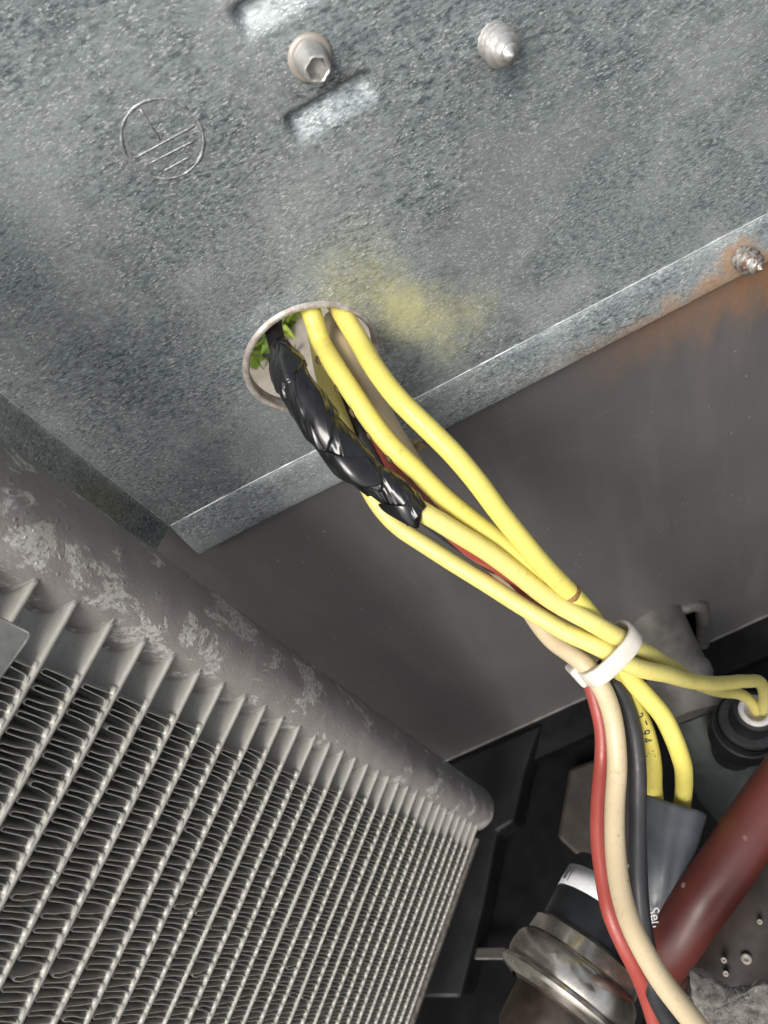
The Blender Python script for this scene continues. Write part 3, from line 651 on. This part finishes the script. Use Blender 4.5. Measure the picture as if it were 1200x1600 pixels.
# ------------------------------------------------------------------ grey-blue shrink sleeve with lettering
def build_sleeve():
    root = empty('shrink_sleeve', at(1024, 1480, 192), 'slate grey shrink tube taking two yellow wires, with white letters low down', 'sleeve')
    P = path([(1056, 1256, 195), (1047, 1300, 193), (1038, 1350, 191), (1031, 1400, 190), (1026, 1450, 190), (1023, 1500, 191)]); n = len(P); T, U, W = frames(P)
    toc = [unit(CAM-p) for p in P]; v = []; f = []; m = 56
    for i in range(n):
        side = unit(np.cross(T[i], toc[i])); up = np.cross(side, T[i]); s = i/(n-1); hw = 6.9-2.1*s; hh = 3.9-.5*s
        for k in range(m):
            a = 2*math.pi*k/m; edge = 1-min(1, i/4); fl = 1+.03*edge
            waist = 1-.16*math.exp(-((math.cos(a)+.35)/.22)**2)*(1-s) if math.sin(a) > 0 else 1
            sk = -(math.cos(a)*3.0)*max(0, 1-i/14.)
            v.append(P[i]+side*math.cos(a)*hw*fl+up*math.sin(a)*hh*waist*fl-T[i]*sk*0+T[i]*(0.5*vnoise(np.array([k*.5, i*.1, 3]), 2).item() if i < 2 else 0))
    for i in range(n-1):
        for k in range(m): f.append([i*m+k, i*m+(k+1) % m, (i+1)*m+(k+1) % m, (i+1)*m+k])
    sl = mat_simple('slate_shrink_tube', (.045, .052, .060), (.075, .085, .095), .12, .36, 0, .12, .1)
    o = mesh_obj('tube', v, f, sl, root); so = o.modifiers.new('thick', 'SOLIDIFY'); so.thickness = .6*S; so.offset = -1
    wh = mat_simple('white_print', (.55, .55, .53), (.68, .68, .66), .5, .6)
    vt, ft = text_geo('Sen', 3.6); k = int(n*.70); out = []
    c0 = at(1019, 1418, 184.6); dx = unit(at(1028, 1452, 184.8)-c0); dy = unit(np.cross(unit(CAM-c0), dx))
    for x, y, _ in vt: out.append(c0+dx*x+dy*(y-1.0))
    mesh_obj('printed_letters', out, ft, wh, root, smooth=False)
build_sleeve()

# ------------------------------------------------------------------ black plug, valve, pipes
def build_plug():
    a = at(1181, 1110, 290); b = at(1150, 1162, 322); ax = unit(b-a)
    root = empty('connector_plug', b, 'round black rubber plug with grooved collar taking two yellow wires at the right', 'plug')
    rub = mat_simple('black_rubber', (.005, .005, .0055), (.011, .011, .012), .1, .45); gr = mat_simple('grey_flange', (.022, .023, .025), (.042, .044, .046), .1, .38, .2)
    wh = mat_simple('white_bushing', (.42, .41, .42), (.55, .54, .54), .3, .45)
    mesh_obj('bushing', *lathe(a, ax, [(3, 3.6), (0, 4.0), (-.6, 4.5), (-.4, 6.0), (.6, 6.2), (3, 6.1)], 48, True, False), wh, root)
    mesh_obj('boot', *lathe(a, ax, [(.4, 6.3), (.8, 7.6), (11, 8.2), (11.5, 9)], 48, False, False), rub, root, auto=40)
    mesh_obj('flange', *lathe(a+ax*9.5, ax, [(0, 7), (.2, 10.84), (.8, 11.35), (2.4, 11.52), (2.6, 11.01)], 64, False, False), gr, root, auto=40)
    mesh_obj('seal_ring', *lathe(a+ax*12, ax, [(0, 12), (.3, 12.21), (1.6, 12.56), (2.8, 12.21), (3.0, 10.84)], 64, False, False), rub, root, auto=40)
    mesh_obj('collar', *lathe(a+ax*15, ax, [(0, 12), (.2, 11.87), (2.4, 12.21), (2.8, 11.18)], 64, False, False), gr, root, auto=40)
    mesh_obj('socket', *lathe(a+ax*17.6, ax, [(0, 12), (.3, 12.73), (10, 13.07), (12, 11), (30, 9)], 64, False, True), rub, root, auto=40)
build_plug()
def build_valve():
    a = at(1020, 960, 352); b = at(1096, 1135, 325); ax = unit(b-a)
    root = empty('service_valve', at(1130, 1230, 350), 'dull grey-green metal valve body passing through the arched notch in the wall', 'valve')
    m = mat_simple('dull_valve_metal', (.10, .096, .086), (.19, .183, .165), .07, .5, .35, .5, .4)
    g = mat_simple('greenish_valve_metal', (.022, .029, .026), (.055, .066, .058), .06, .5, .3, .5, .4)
    mesh_obj('stem', *lathe(a-ax*12, ax, [(0, 12.5), (38, 13), (40, 14), (44, 14), (46, 13), (60, 13)], 48), m, root, auto=40)
    mesh_obj('body', *lathe(at(1075, 1090, 342), unit(at(1165, 1235, 345)-at(1075, 1090, 342)), [(0, 10), (3, 15), (22, 18), (44, 20), (56, 18), (60, 12)], 40), g, root, auto=40)
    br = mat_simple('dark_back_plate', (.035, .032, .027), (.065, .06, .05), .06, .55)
    mesh_obj('back_plate', *prism([(20, 30, -330), (120, 30, -330), (120, 30, -215), (20, 30, -215)], (0, 2, 0)), br, root, smooth=False)  # dark plate added behind the notch to block the bright outside
build_valve()
def build_pipes():
    m = Mat('maroon_painted_copper'); n1 = m.noise(.08, 4); col = m.mix(n1, (.070, .015, .012), (.11, .028, .022))
    dots = m.math('MULTIPLY', m.ramp(m.voro(.17), .13, .10), m.ramp(m.noise(.06, 2), .5, .56)); col = m.mix(m.math('MULTIPLY', dots, .5), col, (.4, .34, .3))
    m.set(col=col, rough=.4); m.bump(m.noise(.7, 4), .2, .15)
    P = path([(1290, 1130, 192), (1250, 1188, 189), (1205, 1250, 187), (1120, 1374, 184), (1078, 1432, 185), (1042, 1484, 188), (1026, 1507, 196), (1026, 1518, 212), (1040, 1520, 245), (1056, 1518, 300)])
    o = mesh_obj('copper_pipe', *sweep(P, 6.5, 36), m.m); tag(o, 'maroon painted pipe slanting up to the right edge', 'pipe')
    m2 = mat_simple('brown_pipe_paint', (.012, .009, .0075), (.026, .0195, .0165), .08, .55, 0, .3, .25, spec=.2)
    root = empty('suction_pipe', at(1130, 1640, 262), 'wide dark brown pipe with pale spots behind the maroon pipe', 'pipe')
    P = path([(1260, 1290, 262), (1200, 1390, 258), (1150, 1490, 256), (1105, 1590, 255), (1070, 1680, 255)])
    mesh_obj('pipe_wall', *sweep(P, 17.0, 48), m2, root)
    wd = mat_simple('pale_weld_spot', (.15, .135, .115), (.28, .255, .22), .4, .5)
    for px, py, r in ((1166, 1498, 1.6), (1131, 1500, .9), (1134, 1521, .9), (1187, 1440, .8)):
        k = at(px, py, 239.5); mesh_obj('weld_spot', *lathe(k, unit(CAM-k), [(-3, r), (.2, r), (.6, r*.75), (.5, r*.45), (.1, r*.3)], 20, False, True), wd, root)
build_pipes()

# ------------------------------------------------------------------ canister with steel crimp ring and label
def build_canister():
    a = at(878, 1560, 215); vr = unit(a-CAM); best = None
    for d in np.arange(185, 260, .25):
        q = at(878+456*.3, 1560-890*.3, d); e_ = abs(unit(q-a).dot(vr)-.10)
        if best is None or e_ < best[0]: best = (e_, q)
    ax = unit(best[1]-a)
    root = empty('canister', a-ax*30, 'black and steel cylindrical canister with a white label band behind the red wire', 'canister')
    st = Mat('brushed_steel_cup'); n = st.noise(.12, 5, .6); st.set(col=st.mix(st.ramp(n, .3, .7), (.34, .315, .27), (.62, .59, .52)), metal=.9, rough=st.ramp(st.noise(.3, 4), .3, .7, .14, .28)); st.bump(n, .25, .25)
    bk = mat_simple('black_cap_plastic', (.010, .012, .014), (.022, .025, .028), .1, .38)
    wh = mat_simple('white_label_paper', (.58, .59, .60), (.68, .69, .70), .3, .5)
    br = mat_simple('brown_brass_fitting', (.022, .016, .012), (.06, .045, .033), .1, .42, .4)
    R1, R2 = 18.6, 15.2
    mesh_obj('steel_cup', *lathe(a, ax, [(-2.5, R1-4), (-1.2, R1-.2), (0, R1+.7), (1.0, R1+.4), (1.6, R1-.5), (2.6, R1-.1), (5.0, R1+.1), (7.6, R1-.2), (9.0, R1-.9), (9.9, R1-1.9), (10.4, R1-2.6)], 72, False, False), st.m, root, auto=35)
    mesh_obj('crimp_ring', *lathe(a, ax, [(10.1, R1-2.6), (10.3, R1-1.9), (14.6, R1-2.3), (15.6, R2-.1), (15.6, R2-2)], 72, False, False), st.m, root, auto=35)
    mesh_obj('black_cap', *lathe(a, ax, [(13, R2-.3), (35.0, R2-.3), (36.3, R2-1.2), (36.8, R2-3)], 64, False, True), bk, root, auto=35)
    # label: a partial band lying on the cap
    aa, u, w = frame_of(ax); toc = unit(CAM-(a+ax*28)); toc = unit(toc-ax*toc.dot(ax)); sd_ = np.cross(ax, toc); v = []; f = []; k = 40
    for j in range(k+1):
        t = -1.75+3.0*j/k
        for h in (25.0, 31.6): v.append(a+ax*h+(toc*math.cos(t)+sd_*math.sin(t))*(R2-.12))
    for j in range(k): f.append([2*j, 2*j+1, 2*j+3, 2*j+2])
    lb = mesh_obj('paper_label', v, f, wh, root); so = lb.modifiers.new('t', 'SOLIDIFY'); so.thickness = .1*S; so.offset = 1
    mb = MB()
    return_sign = 1 if sd_.dot(at(860, 1400, 215)-at(960, 1400, 215)) > 0 else -1
    for t0, t1, h0, h1 in ((1.12, 1.24, 26.5, 30.6), (1.00, 1.03, 26, 31)):
        q = [(t0, h0), (t1, h0), (t1, h1), (t0, h1)]
        mb.add([a+ax*h+(toc*math.cos(t*return_sign)+sd_*math.sin(t*return_sign))*(R2+.05) for t, h in q], [[0, 1, 2, 3]])
    mb.obj('label_print', mat_simple('grey_print', (.10, .10, .11), (.2, .2, .21), .5, .6), lb, smooth=False)
    mesh_obj('fitting', *lathe(a-ax*36, ax, [(0, 10), (20, 10.5), (22, 12), (33, 12.5), (34, 14), (36, 15)], 40, True, False), br, root, auto=40)
build_canister()

# ------------------------------------------------------------------ grey felt insulation at the lower right
def build_felt():
    pts = [(1078, 1512), (1098, 1512), (1122, 1530), (1160, 1543), (1205, 1524), (1260, 1530), (1260, 1690), (1120, 1690), (1096, 1606), (1082, 1572)]
    d = 150; C_ = np.mean([at(x, y, d) for x, y in pts], axis=0); m = 120; v = []; f = []; ring = spline([at(x, y, d) for x, y in pts+pts[:1]], .5)
    ring = ring[np.linspace(0, len(ring)-2, m).astype(int)]; toc = unit(CAM-C_); K = 26
    for i in range(K+1):
        s = i/K
        for q in ring:
            p = C_+(q-C_)*(1-s); hgt = 4.5*math.sin(min(1, s*2.2)*math.pi/2)
            g = vnoise(p, 3.2).item()-.5; g2 = vnoise(p, .8).item()-.5; g3 = vnoise(p+5, 8).item()-.5
            v.append(p+toc*(hgt+2.2*g*min(1, s*4+.2)+.7*g2+3.2*g3*s)+(q-C_)/np.linalg.norm(q-C_)*(.9*g+.8*g2)*(1-s))
    for i in range(K):
        for k in range(m): f.append([i*m+k, i*m+(k+1) % m, (i+1)*m+(k+1) % m, (i+1)*m+k])
    root = empty('felt_insulation', C_-toc*3, 'ragged fuzzy grey felt insulation in the lower right corner', 'insulation')
    fm = Mat('grey_felt'); n = fm.noise(.7, 6, .7); fm.set(col=fm.mix(fm.ramp(n, .3, .7), (.075, .069, .06), (.19, .178, .158)), rough=.95, spec=.1, sheen=.3); fm.bump(fm.noise(1.6, 6, .75), .9, .5)
    mesh_obj('pad', v, f, fm.m, root)
    mb = MB(); vv = np.array(v)
    for _ in range(900):
        p = vv[random.randrange(len(vv)-m*4)]; dr = unit(rng.normal(size=3)+toc*.6); l = random.uniform(.6, 2.0); sidev = unit(np.cross(dr, rng.normal(size=3)))*.05; bend = rng.normal(size=3)*.3
        mb.add([p-sidev, p+sidev, p+dr*l*.5+bend+sidev*.8, p+dr*l*.5+bend-sidev*.8, p+dr*l], [[0, 1, 2, 3], [3, 2, 4]])
    tag(mb.obj('loose_fibres', fm.m, root), kind='stuff')
build_felt()

# ------------------------------------------------------------------ dry leaf crumb caught behind the wires
def build_crumb():
    c = at(656, 693, 172); mb = MB()
    for i in range(16):
        dr = unit(rng.normal(size=3)); t = unit(np.cross(dr, rng.normal(size=3))); l = random.uniform(.8, 2.0); w_ = random.uniform(.25, .55); o_ = c+rng.normal(size=3)*.45; cu = np.cross(dr, t)
        mb.add([o_, o_+dr*l*.4+t*w_+cu*.2, o_+dr*l*.8+t*w_*.6+cu*.55, o_+dr*l+cu*.8, o_+dr*l*.7-t*w_*.7+cu*.5, o_+dr*l*.3-t*w_+cu*.2], [[0, 1, 2, 5], [2, 3, 4, 5]])
    m = mat_simple('dry_leaf', (.30, .18, .06), (.55, .40, .18), .6, .7)
    root = empty('dry_leaf_crumb', c, 'small curled tan leaf crumb on a thread behind the yellow wires', 'leaf')
    mb.obj('curled_leaf', m, root)
    mesh_obj('thread', *sweep(path([(622, 640, 163), (634, 655, 165), (645, 674, 168), (656, 690, 171), (668, 708, 173)]), .07, 6), m, root)
build_crumb()

# ------------------------------------------------------------------ what shows outside through the hole
def build_outside():
    z = -302
    m = mat_simple('soil', (.10, .075, .05), (.20, .15, .10), .02, .9, 0, .6, 3)
    o = mesh_obj('ground', *prism([(-900, 40, z-6), (900, 40, z-6), (900, 1800, z-6), (-900, 1800, z-6)], (0, 0, -4)), m, smooth=False); tag(o, kind='structure')
    cm = mat_simple('weathered_concrete', (.22, .195, .16), (.30, .27, .225), .05, .85, 0, .5, .8)
    P = lambda px, py: onplane(px, py, 2, z)
    poly = [P(380, 572), P(400, 562), P(415, 545), P(428, 520), P(445, 498), P(470, 482), P(560, 440), P(900, 500), P(620, 720), P(420, 760)]
    o = bevel(mesh_obj('concrete_pad', *prism(poly, (0, 0, -6)), cm, smooth=False), 2)
    tag(o, 'pale brown concrete pad outside, seen through the round hole', 'pad')
    g = Mat('green_leaf'); n = g.noise(.03, 3); g.set(col=g.mix(g.ramp(n, .35, .65), (.10, .19, .025), (.30, .38, .05)), rough=.5); g.b.inputs['Transmission Weight'].default_value = 0
    mb = MB()
    for _ in range(700):
        px = random.uniform(372, 480); py = random.uniform(455, 590); b = onplane(px, py, 2, z-4)
        if px > 452 and py > 500 or py > 600-0.55*(px-360) : continue
        b = b+rng.normal(size=3)*np.array([8, 8, 0]); L_ = random.uniform(14, 38); az = random.uniform(0, 6.28); w_ = np.array([math.cos(az), math.sin(az), 0]); lean = np.array([-w_[1], w_[0], 0])*random.uniform(.1, .9); wd = random.uniform(2, 6)
        mb.add([b-w_*.6, b+w_*.6, b+lean*L_*.35+[0, 0, L_*.5]+w_*wd, b+lean*L_*.35+[0, 0, L_*.5]-w_*wd, b+lean*L_+[0, 0, L_*.75]], [[0, 1, 2, 3], [3, 2, 4]])
    o = mb.obj('ground_cover', g.m); tag(o, 'bright green leaves outside, seen through the round hole', 'leaves', kind='stuff')
build_outside()

# print on the inner yellow wire
inner = [o for o in scene.objects if o.name.startswith('yellow_wire')][1]
Pin = path([(990, 1100, 175), (1007, 1137, 178), (1016, 1169, 182), (1020, 1201, 189), (1023, 1236, 196.5), (1029, 1285, 196.5), (1030, 1330, 193)])
text_on_path('printed_digits', '2 7 9 4     1', 3.3, Pin, 1, 2.13, INK, inner, up=-.12)
